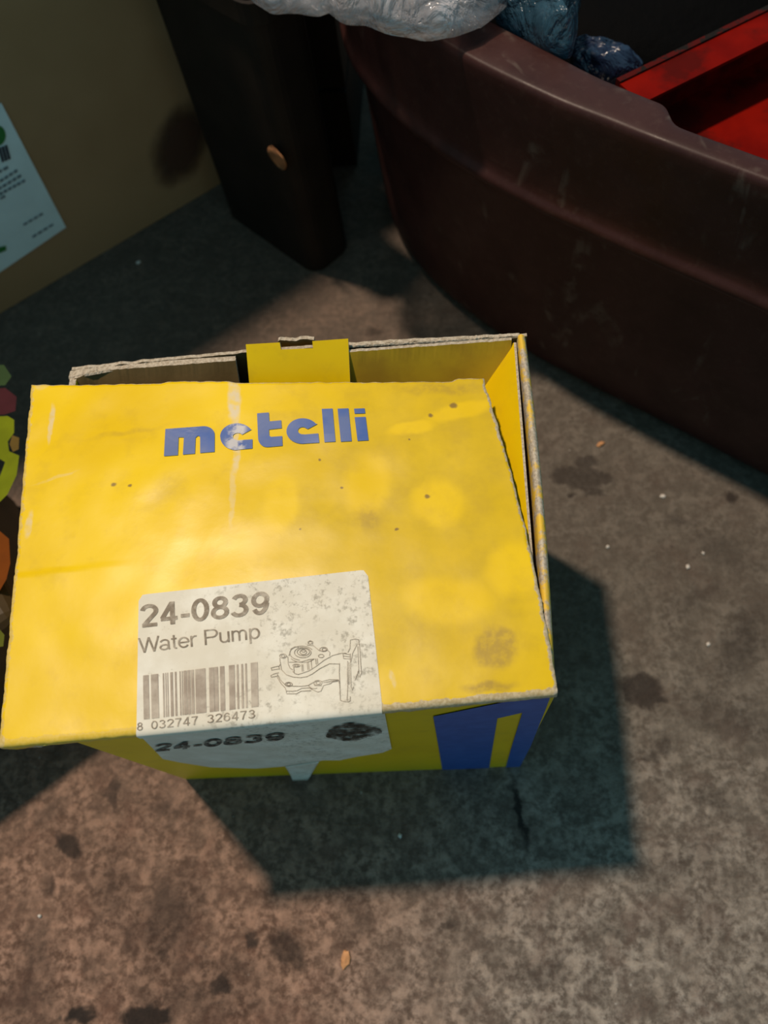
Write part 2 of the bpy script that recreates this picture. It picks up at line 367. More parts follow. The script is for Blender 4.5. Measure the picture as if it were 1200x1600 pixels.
t.l.new(tr.outputs[0], mx.inputs[1]); t.l.new(t.b.outputs[0], mx.inputs[2]); t.l.new(mx.outputs[0], t.out.inputs['Surface']); M_SMUDGE = t.m

# ------------------------------------------------------------------ yellow box: geometry
box = empty('product_box', BX, 'worn yellow cardboard box with skewed lid and white sticker, standing open on concrete', 'box')
def lerp(a, b, t): return a + (b - a) * t
def sstep(a, b, x):
    t = min(1, max(0, (x - a) / (b - a))); return t * t * (3 - 2 * t)
def lid_h(x, y):
    z = LID_Z
    z += .0007 * (noise.noise(Vector((x * 22, y * 28, 3.1)))) + .0003 * noise.noise(Vector((x * 75, y * 75, 9.0)))
    # cracked crease near the left edge: the front piece sits a hair higher
    cy = CRK[1] + (x - CRK[0]) * CRKS
    z += .0006 * (1 - sstep(-.0003, .0009, y - cy)) * (1 - sstep(-.150, -.112, x)) * math.exp(-max(0, cy - y) * 40)
    return z
_p = pz(0, 903, LID_Z); _q = pz(200, 880, LID_Z); CRK = _p; CRKS = (_q[1] - _p[1]) / (_q[0] - _p[0])
def lidpx(x, y, eps=.00035):
    p = pz(x, y, LID_Z)
    for _ in range(3): p = pz(x, y, lid_h(p[0], p[1]))
    return (p[0], p[1], lid_h(p[0], p[1]) + eps)
NLV = 120; LIP = 7
def lid_pt(u, v):
    j = v * (NLV + LIP)
    vv = max(0.0, (j - LIP) / NLV)
    a = lerp(LD, LB, u); b = lerp(LL, LR, u)
    p = lerp(a, b, vv).copy()
    bul = 4 * vv * (1 - vv)
    p[0] += .0022 * bul * sstep(.55, 1, u)                            # right edge bows out
    jag = .0005 * noise.noise(Vector((vv * 22, 3, 1))) + .00022 * noise.noise(Vector((vv * 90, 5, 2)))
    p[0] += jag * (sstep(.94, 1, u) - sstep(.06, 0, u) * 0 + (1 - sstep(0, .06, u)))
    p[1] += .0004 * noise.noise(Vector((u * 50, 4, 1))) * sstep(.93, 1, vv)
    if vv > .985: p[1] += .0022 * (sstep(.30, .32, u) - sstep(.45, .47, u)) * .4 + .0022 * (sstep(.93, .945, u)) * .6 - .002 * (1 - sstep(.10, .13, u)) * 0
    z = lid_h(p[0], p[1])
    # right-rear corner sags into the box, the front rounds over
    if j < LIP:
        k = (LIP - j) / LIP
        ang = min(1, k * 2) * math.pi / 2; r = .0017
        down = max(0, k - .5) * 2 * (.0022 + .0012 * noise.noise(Vector((u * 25, 0, 7))))
        p[1] -= r * math.sin(ang) + .0003 * noise.noise(Vector((u * 60, k * 2, 5)))
        z -= r * (1 - math.cos(ang)) + down
    return (p[0], p[1], z)
vs, fs, fm, uv = grid_sheet(lid_pt, 150, NLV + LIP, .0013, (0, 0, -1))
uv = [(a, max(-.02, (b * (NLV + LIP) - LIP) / NLV)) for a, b in uv]
# inner rows of the lip must shrink inwards so that the sheet keeps its thickness
n1 = len(vs) // 2
for k in range(n1, 2 * n1):
    j = (k - n1) // 151
    if j < LIP: vs[k] = vs[k - n1] + np.array([0, .0013, -.0005 * j / LIP])
fs_m = [2 if (m == 2) else m for m in fm]
lid = mesh_obj('lid', vs, fs, [M_LID, M_BOARD, M_EDGE], box, fmat=fs_m, smooth=True, uv=uv)
# torn paper layers hanging at the front-left corner of the lid
def torn(u, v):
    x = lerp(-4, 74, u); y = 1158 - 4 * u + 1.2 * math.sin(u * 9)
    p = pz(x, y, LID_Z - .0012); d = (1 - abs(2 * u - .9) ** 2) * .0055 + .0007 * noise.noise(Vector((u * 14, 0, 2)))
    return (p[0], p[1] - .0008 - .0012 * v, LID_Z - .0016 - max(.0006, d) * v)
v_, f_, m_, _ = grid_sheet(torn, 30, 4, .0011, (0, 1, 0))
mesh_obj('torn_edge', v_, f_, [M_RIM, M_BOARD, M_EDGE], box, fmat=m_, smooth=True, label='frayed torn fold at the left front corner of the lid')

# walls -------------------------------------------------------
def front_y(x, z):
    k = (x - FL_[0]) / (FR_[0] - FL_[0]); y = lerp(FL_[1], FR_[1], k)
    return y + .0005 * math.sin(k * 9) * math.sin(math.pi * min(1, z / ZT))
def front_pt(u, v):
    z = v * (ZT - .0008); xl = FL_[0]
    x = lerp(xl, FR_[0], u); return (x, front_y(x, z), z)
def frontpx(x, y, eps=.0005):
    """point on the front wall seen at a pixel of the calibrated view"""
    w = RC @ _ray(x, y); lo, hi = .15, .65
    for _ in range(40):
        m = (lo + hi) / 2; p = CAMP + w * m
        if p[1] < front_y(p[0], max(0, p[2])): lo = m
        else: hi = m
    p = CAMP + w * lo; return (p[0], p[1] - eps, max(p[2], .0003) + eps * .2)
v_, f_, m_, _ = grid_sheet(front_pt, 40, 24, .0015, (-.07, 1, 0))
front = mesh_obj('front_wall', v_, f_, [M_YEL, M_BOARD, M_EDGE], box, fmat=m_)
def wall(name, A, B, th, inn, ztop, zb=0.0, mats=None, rag=.0005, nu=60, nv=14, bulge=0.0, sd=0, roundtop=False):
    inn = np.array(inn) / np.linalg.norm(inn)
    def fn(u, v):
        p = lerp(A, B, u); z = lerp(zb, ztop, v)
        if v > .99: z += rag * (noise.noise(Vector((u * 40, sd, 1))) + .7 * noise.noise(Vector((u * 110, sd, 2))))
        q = p - inn * bulge * math.sin(math.pi * u) * v
        return (q[0], q[1], z)
    v_, f_, m_, _ = grid_sheet(fn, nu, nv, th, (inn[0], inn[1], 0))
    return fix_normals(mesh_obj(name, v_, f_, mats or [M_YEL, M_BOARD, M_EDGE], box, fmat=m_))
cdir = lambda a, b: (np.array(b) - np.array(a)) / np.linalg.norm(np.array(b) - np.array(a))
inR = -np.array([1, .035]); inL = np.array([1, .05]); inB = np.array([.06, -1])
ZW = ZT - .0006
wall('left_wall', FL_ + np.array([0.0012, .0022]), BL_ + np.array([0, -.0035]), .0028, inL, ZW - .0004, mats=[M_YEL, M_YEL, M_EDGE], sd=1)
# right wall: board folded over double, so a wide rubbed rim
def right_fn(u, v):
    A, B = FR_ + np.array([0, .0022]), BR_ + np.array([0, -.0012]); p = lerp(A, B, u)
    prof = [(0, 0), (0, .5), (0, .9), (0.0001, .975), (.0006, .990), (.0014, .997), (.0024, 1.0), (.0033, .996), (.0038, .985), (.004, .95), (.0042, .7), (.0045, .3), (.0045, 0.02)]
    k = v * (len(prof) - 1); i = min(int(k), len(prof) - 2); f = k - i
    d = lerp(prof[i][0], prof[i + 1][0], f); z = lerp(prof[i][1], prof[i + 1][1], f)
    rg = .0004 * noise.noise(Vector((u * 45, 3, 1))) + .0003 * noise.noise(Vector((u * 120, 3, 2)))
    zz = z * (ZT + .0006) + (rg if z > .97 else 0)
    bow = .0015 * math.sin(math.pi * u) * z
    return (p[0] + bow - d, p[1] - .035 * d, zz)
vs, fs, fm = [], [], []
NU, NV = 60, 24
for j in range(NV + 1):
    for i in range(NU + 1): vs.append(right_fn(i / NU, j / NV))
for j in range(NV):
    for i in range(NU):
        a = j * (NU + 1) + i; fs.append((a, a + 1, a + NU + 2, a + NU + 1)); fm.append(1 if 7 <= j <= 17 else 0)
rw = mesh_obj('right_wall', vs, fs, [M_YEL, M_RIM], box, fmat=fm, smooth=True)
# yellow flap folded down inside the right wall, leaning a little inwards
def flap_fn(u, v):
    A, B = FR_ + np.array([-.0052, .006]), BR_ + np.array([-.0050, -.0032]); p = lerp(A, B, u)
    lean = .040 * (1 - v)
    return (p[0] - lean, p[1] - .004 * (1 - v), .135 + v * (ZT - .0022 - .135))
v_, f_, m_, _ = grid_sheet(flap_fn, 20, 10, .0009, (1, 0, 0))
fix_normals(mesh_obj('inner_flap', v_, f_, [M_YEL, M_BOARD, M_EDGE], box, fmat=m_))
# back wall: leaves either side of the tuck flap
def back_pt(px): # a point on the rim line at the given share
    return lerp(BL_, BR_, px)
bl_u = 0.37
wall('back_wall', BL_, BR_, .0014, inB, ZW, mats=[M_YEL, M_BOARD, M_EDGE], rag=.0008, nu=110, bulge=.0022, sd=5)
# thicker rubbed leaf left of the flap, curling at its outer corner
def make_leaf(u0, u1, lean, curl, sd, mat):
    def fn(u, v):
        p = lerp(BL_, BR_, lerp(u0, u1, u)) + np.array([0, -.0028])
        p[1] -= curl * (1 - sstep(0, .12, u)) + lean * (1 - v) * .055; z = lerp(ZT - .055, ZT - .0006, v)
        if v > .99: z += .0007 * noise.noise(Vector((u * 60, sd, 4))) + .0005 * noise.noise(Vector((u * 140, sd + 3, 4)))
        return (p[0], p[1], z)
    v_, f_, m_, _ = grid_sheet(fn, 60, 10, .0013, (0, 1, 0))
    fix_normals(mesh_obj('back_leaf', v_, f_, [mat, mat, M_EDGE], box, fmat=m_))
make_leaf(.012, .372, .62, .003, 1, M_BOARD)
make_leaf(.618, .968, .56, 0, 6, M_YBOARD)
# frayed paper along the rim
def fray(A, B, h, w, n, sd, z0):
    V, FF = [], []
    for i in range(n + 1):
        u = i / n; p = lerp(A, B, u); k = .6 + .6 * noise.noise(Vector((u * 50, sd, 0))) + .3 * noise.noise(Vector((u * 150, sd, 3)))
        for q in ((-w / 2, 0), (-w * .35, h * k), (w * .35, h * k * .9), (w / 2, 0)): V.append((p[0] + q[0] * 0, p[1] + q[0], z0 + q[1]))
    for i in range(n):
        for j in range(3): a = i * 4 + j; FF.append((a, a + 1, a + 5, a + 4))
    return V, FF
parts = [fray(lerp(BL_, BR_, 0.0) + np.array([-.0004, -.0035]), lerp(BL_, BR_, .10) + np.array([0, -.0008]), .0010, .0044, 24, 1, ZW - .0006),
         fray(lerp(BL_, BR_, .10) + np.array([0, -.0008]), lerp(BL_, BR_, .37) + np.array([0, -.0016]), .0006, .0030, 60, 2, ZW - .0006),
         fray(lerp(BL_, BR_, .62) + np.array([0, .0010]), lerp(BL_, BR_, .985) + np.array([0, -.0004]), .0009, .0022, 80, 3, ZW - .0006)]
v_, f_ = joinvf(parts); mesh_obj('frayed_rim', v_, f_, M_EDGE, box, kind='stuff', label='whitish frayed paper along the back rim')
# tuck flap with a notch, yellow side towards us
dn = cdir(BL_, BR_)
def flap_px(x, y): return pplane(x, y, np.array([*(lerp(BL_, BR_, .45) + np.array([0, -.0030])), ZT]), np.array([dn[1], -dn[0], 1.0]) / np.linalg.norm([dn[1], -dn[0], 1.0]))
outl = [(384, 538), (437, 535), (439, 546), (489, 544), (488, 533), (544, 529), (549, 640), (395, 660)]
v2, f2 = poly_flat([outl], 2)
top = [flap_px(*p) for p in v2]; nrm = np.array([0, .0007, -.0009])
nb = len(top); bm = bmesh.new()
bv = [bm.verts.new(p) for p in top]
for q in f2: bm.faces.new([bv[i] for i in q])
bm.normal_update()
ext = bmesh.ops.extrude_face_region(bm, geom=list(bm.faces))
bmesh.ops.translate(bm, verts=[g for g in ext['geom'] if isinstance(g, bmesh.types.BMVert)], vec=nrm)
bmesh.ops.recalc_face_normals(bm, faces=bm.faces)
bm.verts.index_update()
V = [tuple(a.co) for a in bm.verts]; FF = [tuple(a.index for a in fc.verts) for fc in bm.faces]
FM = [0 if abs(fc.normal.x) < .3 and abs(fc.normal.y) > .5 and abs(fc.normal.z) > .3 and fc.normal.y * fc.normal.z < 0 else 1 for fc in bm.faces]; bm.free()
mesh_obj('tuck_flap', V, FF, [M_YEL, M_EDGE], box, fmat=FM)
# board tongue showing behind the notch
def tongue(u, v):
    p = pz(lerp(435, 491, u), lerp(528, 525, u), ZT + .0012); z = ZT + .0012 - (1 - v) * .012
    z += (.0006 * noise.noise(Vector((u * 9, 0, 0)))) if v > .99 else 0
    return (p[0], p[1] + .0004 * math.sin(u * 11), z)
v_, f_, m_, _ = grid_sheet(tongue, 18, 4, .0016, (0, -1, 0))
fix_normals(mesh_obj('tongue', v_, f_, [M_EDGE, M_BOARD, M_EDGE], box, fmat=m_))
# base
b4 = [FL_ + np.array([.002, .003]), FR_ + np.array([-.005, .003]), BR_ + np.array([-.005, -.003]), BL_ + np.array([.004, -.003])]
mesh_obj('base_panel', [(p[0], p[1], z) for z in (.0003, .0015) for p in b4], [(3, 2, 1, 0), (4, 5, 6, 7), (0, 1, 5, 4), (1, 2, 6, 5), (2, 3, 7, 6), (3, 0, 4, 7)], M_BOARD, box)
# ---- prints on the lid
def crop1(x, y): return (250 + x / 7.0588, 630 + y / 7.0588)
def crop2(x, y): return (400 + x / 6.3158, 630 + y / 6.3158)
def arc(cx, cy, rx, ry, a0, a1, n=10): return [(cx + rx * math.cos(math.radians(a0 + (a1 - a0) * k / n)), cy + ry * math.sin(math.radians(a0 + (a1 - a0) * k / n))) for k in range(n + 1)]
L_m = [(62, 288), (490, 257)] + arc(490, 350, 115, 92, -80, 0, 7) + [(604, 540), (445, 553), (445, 385)] + arc(424, 382, 20, 18, 0, -180, 4) + [(395, 380), (388, 560), (255, 571), (266, 380), (208, 380), (200, 577), (46, 588)]
L_e = [(1018, 292)] + arc(850, 372, 185, 147, -32, -180, 14) + arc(840, 375, 173, 146, 180, 92, 9) + [(835, 520), (1022, 503), (1022, 402), (870, 412)] + arc(860, 372, 55, 40, 90, 300, 9) + [(908, 352)]
L_t = [(12, 104), (128, 95), (134, 183), (250, 172), (256, 250), (130, 264), (133, 322), (148, 336), (260, 328), (264, 424), (130, 436)] + arc(110, 345, 88, 92, 90, 178, 7)
L_e2 = [(610, 208)] + arc(462, 280, 160, 128, -35, -180, 14) + arc(460, 282, 158, 122, 180, 92, 9) + [(460, 404), (626, 393), (616, 302), (480, 312)] + arc(462, 275, 47, 36, 80, 290, 9) + [(512, 260)]
L_l = [(650, 60), (757, 56), (786, 383), (677, 389)]
L_l2 = [(806, 58), (914, 54), (946, 378), (838, 384)]
L_i = [[(968, 58), (1073, 54), (1080, 104), (974, 107)], [(974, 142), (1083, 138), (1112, 370), (1003, 376)]]
def print_on(name, v, f, mapf, mat, parent, label=None, kind=None):
    W = [mapf(*p) for p in v]
    # faces towards the outside
    a, b, c_ = (np.array(W[i]) for i in f[0][:3]); nn = np.cross(b - a, c_ - a)
    if (nn[2] < 0 if abs(nn[2]) > 1e-12 + abs(nn[1]) * .5 else nn[1] > 0): f = [tuple(reversed(q)) for q in f]
    return mesh_obj(name, W, f, mat, parent, smooth=False, label=label, kind=kind)
lidp2 = lambda x, y: lidpx(x, y, .0003)
for polys, cr, lab in [([L_m], crop1, 'blue letter m'), ([L_e], crop1, 'blue letter e, first of two'), ([L_t], crop2, 'blue letter t'), ([L_e2], crop2, 'blue letter e, second of two'), ([L_l], crop2, 'blue letter l, first of two'), ([L_l2], crop2, 'blue letter l, second of two'), (L_i, crop2, 'blue letter i')]:
    v_, f_ = poly_flat([[cr(*p) for p in q] for q in polys], 3)
    print_on('logo_letter', v_, f_, lidp2, M_LOGO, lid, lab)
# ---- sticker: over the lid, round the fold, down the front
st_tl, st_tr = (218, 936), (574, 889)
vs, fs = [], []
NU, NV = 60, 40
for j in range(NV + 1):
    for i in range(NU + 1):
        u, v = i / NU, j / NV
        a = np.array([lerp(217, 574, u), lerp(930, 890, u)]); b = np.array([lerp(213.5, 597, u), lerp(1138.5, 1101.5, u)])
        r = 9.0   # rounded upper corners
        if v < .05:
            for cu in (0, 1):
                du = abs(u - cu) * 357
                if du < r:
                    k = r - math.sqrt(max(0, r * r - (r - du) ** 2)); a = a + np.array([0, k * (1 - v / .05)])
        p = lerp(a, b, v); q = lidpx(p[0], p[1], .00018); vs.append(q)
row0 = NV * (NU + 1)
rows = NV
edge_d = .0018
for k in range(1, 6):     # round the fold
    for i in range(NU + 1):
        e = vs[row0 + i]; an = k / 5 * math.pi / 2; uu = i / NU
        vs.append((e[0], e[1] - .0026 * math.sin(an), e[2] - .0020 * (1 - math.cos(an)) - (.0022 if k == 5 else 0)))
rows += 5
for j in range(rows):
    for i in range(NU):
        a = j * (NU + 1) + i; fs.append((a, a + NU + 1, a + NU + 2, a + 1))
stk = mesh_obj('sticker', vs, fs, M_STK, box, smooth=True, label='grimy white part sticker folded over the front edge')
low = [(213, 1141), (300, 1128), (400, 1118), (500, 1110), (599, 1100), (612, 1168), (598, 1174), (560, 1180), (530, 1186), (505, 1186), (470, 1193), (440, 1196), (400, 1199), (330, 1197), (285, 1190), (255, 1184), (238, 1166)]
v_, f_ = poly_flat([low], 4)
print_on('sticker_tail', v_, f_, lambda x, y: frontpx(x, y, .0006), M_STK, box, 'lower half of the sticker on the shaded front')
# torn corner curling off
def curl(u, v):
    x = lerp(lerp(446, 499, u), lerp(459, 482, u), v); y = lerp(lerp(1195, 1187, u), 1211, v); p = np.array(frontpx(x, y, .001 + .0022 * v * v)); return p
v_, f_, m_, _ = grid_sheet(curl, 10, 8, .00025, (0, 1, 0)); mesh_obj('sticker_scrap', v_, f_, M_STK, box, smooth=True, label='loose curled scrap of the sticker')
lidp3 = lambda x, y: lidpx(x, y, .00034)
v_, f_ = text_px('24-0839', (221, 981), (420, 959.5), (421.5, 923.5), (219, 946), weight=.165)
print_on('part_number', v_, f_, lidp3, M_INK, stk, 'bold grey number 24-0839')
v_, f_ = text_px('Water Pump', (219, 1021), (407, 997.5), (405.5, 974), (217.5, 997.5), weight=.095)
print_on('product_name', v_, f_, lidp3, M_INK2, stk, 'grey words Water Pump')
def cr3(x, y): return (210 + x / 5.714, 1020 + y / 5.714)
parts = []
for body, xl, xr in (('8', 25, 78), ('032747', 150, 572), ('326473', 650, 1080)):
    yb = lambda x: 700 - (x - 25) * .108; yt = lambda x: 625 - (x - 25) * .112
    parts.append(text_px(body, cr3(xl, yb(xl)), cr3(xr, yb(xr)), cr3(xr, yt(xr)), cr3(xl, yt(xl)), weight=.11))
v_, f_ = joinvf(parts); print_on('barcode_number', v_, f_, lidp3, M_INK2, stk, 'small grey digits 8 032747 326473')
bars = [(80, 130), (150, 215), (255, 267), (278, 286), (295, 303), (322, 345), (362, 378), (405, 414), (425, 432), (440, 468), (474, 500), (508, 532), (545, 636), (668, 711), (715, 748), (765, 805), (845, 895), (915, 930), (955, 972), (990, 1005), (1040, 1102)]
parts = []
for x0, x1 in bars:
    yt = lambda x: 205 - (x - 80) * .1175; yb = lambda x: 596 - (x - 90) * .113
    a, b, c_, d = cr3(x0, yt(x0)), cr3(x1, yt(x1)), cr3(x1 + 9, yb(x1)), cr3(x0 + 7, yb(x0))
    g = [(lerp(lerp(np.array(a), np.array(b), s / 2), lerp(np.array(d), np.array(c_), s / 2), r / 8)) for r in range(9) for s in range(3)]
    parts.append(([tuple(q) for q in g], [(r * 3 + s, r * 3 + s + 3, r * 3 + s + 4, r * 3 + s + 1) for r in range(8) for s in range(2)]))
v_, f_ = joinvf(parts); print_on('barcode', v_, f_, lidp3, M_BAR, stk, 'faded barcode', 'stuff')
D = [[(228, 320), (240, 400), (285, 447), (350, 470), (420, 475), (480, 465), (530, 440), (600, 390), (690, 345), (782, 347)],
     [(300, 280), (303, 345), (320, 385), (345, 402)], [(345, 415), (365, 437), (395, 445), (430, 435), (500, 410), (560, 372), (640, 312), (720, 267), (800, 247), (850, 245)],
     [(228, 320), (224, 290)], [(290, 272), (302, 290)], [(310, 270), (330, 205), (365, 185), (400, 190)],
     ell(440, 240, 78, 48), ell(445, 236, 32, 22), ell(446, 222, 20, 13), ell(430, 245, 112, 66, 100, 330), ell(440, 262, 125, 70, 30, 150), ell(445, 235, 58, 34),
     [(480, 170), (540, 175), (580, 210), (600, 225)], [(490, 160), (488, 140), (510, 128), (535, 138), (532, 165)], ell(510, 148, 18, 12),
     ell(255, 272, 32, 20), ell(255, 272, 18, 11), ell(635, 210, 36, 20), ell(640, 212, 20, 12), ell(612, 272, 26, 15), [(670, 215), (695, 240), (690, 270)], ell(380, 362, 34, 14), ell(380, 362, 18, 8),
     [(430, 350), (434, 418)], [(440, 350), (446, 414)], [(480, 330), (488, 402)], [(492, 328), (500, 398)], [(518, 310), (524, 388)], [(560, 296), (566, 352)], [(575, 296), (580, 345)], [(355, 375), (360, 430)], [(310, 330), (360, 330), (430, 325), (500, 305), (550, 300)],
     [(140, 385), (180, 374), (215, 366)], [(145, 405), (185, 398), (222, 392)], [(140, 385), (150, 395), (145, 405)], [(140, 455), (170, 440), (215, 428)], [(145, 470), (180, 465), (205, 458)], [(140, 455), (145, 470)], [(228, 350), (215, 375), (225, 400)],
     [(200, 440), (228, 495), (268, 535), (300, 550), (370, 556), (430, 556), (490, 548), (540, 518), (590, 500), (620, 510), (690, 493), (775, 495)],
     [(200, 470), (240, 535), (275, 570), (285, 600), (340, 602), (385, 598), (430, 575), (500, 570), (540, 592), (580, 610), (610, 602), (625, 570), (635, 548), (700, 530), (720, 515), (770, 508)],
     [(285, 600), (288, 626), (380, 626), (425, 602), (520, 597)], ell(308, 538, 34, 20), ell(308, 536, 18, 11), ell(582, 524, 38, 24), ell(584, 524, 20, 14), [(490, 548), (520, 575), (555, 578), (575, 572)], [(540, 520), (550, 548), (620, 550)], [(630, 522), (690, 512), (770, 500)],
     [(785, 340), (782, 420), (790, 600), (792, 688)], [(860, 318), (858, 420), (862, 560), (855, 690)], [(792, 688), (830, 700), (870, 702), (886, 690), (885, 650)], [(884, 250), (888, 400), (892, 560), (905, 596), (915, 560)], [(815, 247), (885, 260), (885, 300), (822, 296), (815, 247)], [(815, 272), (885, 280)],
     [(862, 240), (882, 200), (886, 122), (925, 114), (962, 118), (972, 180), (982, 330), (990, 430), (975, 470), (962, 460)], [(955, 180), (960, 300), (966, 440)], [(945, 170), (905, 250), (892, 330)], [(930, 500), (952, 440), (965, 400)], [(775, 495), (785, 540), (790, 640)], [(872, 330), (872, 540)]]
parts = []
for pl in D:
    parts.append(ribbon([(400 + x / 6, 980 + y / 6) for x, y in pl], .95))
v_, f_ = joinvf(parts); print_on('pump_drawing', v_, f_, lidp3, M_INK2, stk, 'line drawing of a pump with a pulley', 'stuff')
# ---- prints on the front wall
fp = lambda x, y: frontpx(x, y, .0004)
v_, f_ = poly_flat([[(677, 1118), (735, 1106), (800, 1093), (862, 1081), (853, 1105), (829, 1165), (808, 1205), (788, 1206), (798, 1170), (816, 1112), (777, 1121), (769, 1170), (762, 1212), (693, 1213), (686, 1170)]], 4)
print_on('blue_print', v_, f_, fp, M_BLUE, front, 'dark blue printed panel with a yellow stripe')
fp2 = lambda x, y: frontpx(x, y, .0011)
v_, f_ = text_px('24-0839', (242, 1171), (444, 1152.5), (446, 1140.5), (243, 1160), weight=.165)
print_on('part_number', v_, f_, fp2, M_INKD, front, 'dark repeat of the number 24-0839')
v_, f_ = poly_flat([[(505 + 45 + 43 * math.cos(a) * (1 + .12 * math.sin(3 * a + 1)), 1140 - 2 * math.cos(a) + 13 * math.sin(a) * (1 + .15 * math.cos(4 * a))) for a in [k * math.pi / 14 for k in range(28)]]], 2)
print_on('oil_smudge', v_, f_, fp2, M_SMUDGE, front, 'black oily smudge on the sticker')

# ------------------------------------------------------------------ brown carton at the back left
Q1 = pz(0, 490); Q2 = pz(330, 296)
dQ = cdir(Q1[:2], Q2[:2]); nQ = np.array([dQ[1], -dQ[0]])     # outward (towards the camera)
CH = .55
t = NT('brown_corrugated_board'); n = t.noise(8, 4); c = t.mix(t.ramp(n, .3, .7), (.36, .215, .105), (.44, .27, .14))
st = t.blob(t.warp(.02, 20), (0, 0), .01, .01)
sepo = t.n.new('ShaderNodeSeparateXYZ'); t.l.new(t.tc.outputs['Object'], sepo.inputs[0])
t.bump(t.noise(70), .15, .001); M_CARTON = t.done(c, .85, .15)
C0 = Q2[:2] + dQ * .035; C1 = C0 - dQ * .48; dep = .34
carton = empty('cardboard_carton', (*(C0 - dQ * .24 - nQ * .17), 0), 'tall brown cardboard carton with a pale printed label, standing in shade behind yellow box', 'carton')
def slab(a, b, inward, th, z0, z1):
    a, b = np.array(a), np.array(b); i = np.array(inward) * th
    P = [a, b, b + i, a + i]; V = [(p[0], p[1], z) for z in (z0, z1) for p in P]
    return V, [(3, 2, 1, 0), (4, 5, 6, 7), (0, 1, 5, 4), (1, 2, 6, 5), (2, 3, 7, 6), (3, 0, 4, 7)]
B0, B1 = C0 - nQ * dep, C1 - nQ * dep
for nm, a, b, inn in (('front_panel', C1, C0, -nQ), ('side_panel', C0, B0, -dQ), ('rear_panel', B0, B1, nQ), ('side_panel', B1, C1, dQ)):
    aa, bb = (np.array(a), np.array(b))
    if nm == 'side_panel': d_ = cdir(aa, bb); aa, bb = aa + d_ * .0045, bb - d_ * .0045
    v_, f_ = slab(aa, bb, inn, .004, .0002, CH); fix_normals(mesh_obj(nm, v_, f_, M_CARTON, carton))
for k, (p0, p1) in enumerate(((0, .497), (.503, 1))):     # closed top flaps
    a, b = lerp(C1, B1, p0), lerp(C0, B0, p0); V = []
    c2, d2 = lerp(C0, B0, p1), lerp(C1, B1, p1)
    P = [a, b, c2, d2]; V = [(p[0], p[1], z) for z in (CH + .0004, CH + .0044) for p in P]
    fix_normals(mesh_obj('top_flap', V, [(3, 2, 1, 0), (4, 5, 6, 7), (0, 1, 5, 4), (1, 2, 6, 5), (2, 3, 7, 6), (3, 0, 4, 7)], M_CARTON, carton))
P0C = np.array([C0[0] + nQ[0] * .0006, C0[1] + nQ[1] * .0006, 0]); NC = np.array([nQ[0], nQ[1], 0])
def carpx(x, y, e=0.0): return pplane(x, y, P0C + NC * e, NC)
M_PAPER = simple('pale_label_paper', (.78, .93, .95), .75, .1, .04, 40, 0)
t = NT('dark_round_patch'); g = t.n.new('ShaderNodeVectorMath'); g.operation = 'DISTANCE'; t.l.new(t.warp(.25, 3, t.tc.outputs['UV']), g.inputs[0]); g.inputs[1].default_value = (.5, .5, 0)  # dark round patch on the carton, fading out softly towards its edge
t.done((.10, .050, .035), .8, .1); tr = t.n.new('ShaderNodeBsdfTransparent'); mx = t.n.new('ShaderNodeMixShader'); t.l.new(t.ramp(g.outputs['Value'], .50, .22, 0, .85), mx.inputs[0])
t.l.new(tr.outputs[0], mx.inputs[1]); t.l.new(t.b.outputs[0], mx.inputs[2]); t.l.new(mx.outputs[0], t.out.inputs['Surface']); M_ROUNDPATCH = t.m
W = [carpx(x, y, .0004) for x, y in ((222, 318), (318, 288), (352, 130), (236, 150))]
fix_normals(mesh_obj('dark_round_patch', W, [(0, 1, 2, 3)], M_ROUNDPATCH, carton, uv=[(0, 0), (1, 0), (1, 1), (0, 1)], label='dark round soft-edged patch on the cardboard'))
M_GREEN = simple('green_print', (.04, .20, .05), .7, .2, .1, 40, 0); M_GREY = simple('grey_print', (.20, .25, .28), .7, .2, .2, 300, 0); M_DARK = simple('dark_print', (.05, .06, .08), .7, .2, .1, 40, 0)
br = carpx(103, 355); e1 = carpx(0, 425) - br; e2 = carpx(4, 165) - br
e2 = e2 * 1.02; e1 = e1 / np.linalg.norm(e1) * .10
lv = [br, br + e2, br + e2 + e1, br + e1]
th = NC * .0003
lab = mesh_obj('printed_label', [p for p in lv] + [p + th for p in lv], [(0, 1, 2, 3), (7, 6, 5, 4), (0, 4, 5, 1), (1, 5, 6, 2), (2, 6, 7, 3), (3, 7, 4, 0)], M_PAPER, carton, label='pale bluish label with faint print'); fix_normals(lab)
def carton_print(name, polys, mat):
    v_, f_ = poly_flat(polys, 0); W = [carpx(x, y, .0009) for x, y in v_]; fix_normals(mesh_obj(name, W, f_, mat, lab))
carton_print('green_mark', [ell(-4, 212, 13, 16)[:-1]], M_GREEN)
carton_print('green_mark', [[(-6, 387), (9, 384), (10, 391), (-6, 398)]], M_GREEN)
carton_print('dark_bars', [[(x0 - 3, y0 - 14), (x0 + 1, y0 - 16), (x0 + 7, y0 + 6), (x0 + 3, y0 + 8)] for x0, y0 in ((0, 246), (5, 244), (10, 242))] + [[(-10, 250), (17, 236), (19, 246), (-10, 262)]][:0], M_DARK)
ln = []
def line_px(x0, y0, x1, y1, h):
    n = max(2, int(abs(x1 - x0) / 7)); o = []
    for k in range(n):
        a = k / n; b = (k + .78) / n
        o.append([(lerp(x0, x1, a), lerp(y0, y1, a)), (lerp(x0, x1, b), lerp(y0, y1, b)), (lerp(x0, x1, b) + 1.4, lerp(y0, y1, b) + h), (lerp(x0, x1, a) + 1.4, lerp(y0, y1, a) + h)])
    return o
for a in ((-8, 286, 28, 263, 4), (-4, 294, 34, 271, 4), (-2, 302, 40, 279, 4), (0, 308, 8, 304, 4), (36, 350, 68, 331, 3), (50, 369, 84, 348, 3), (-5, 268, 14, 258, 4)): ln += line_px(*a)
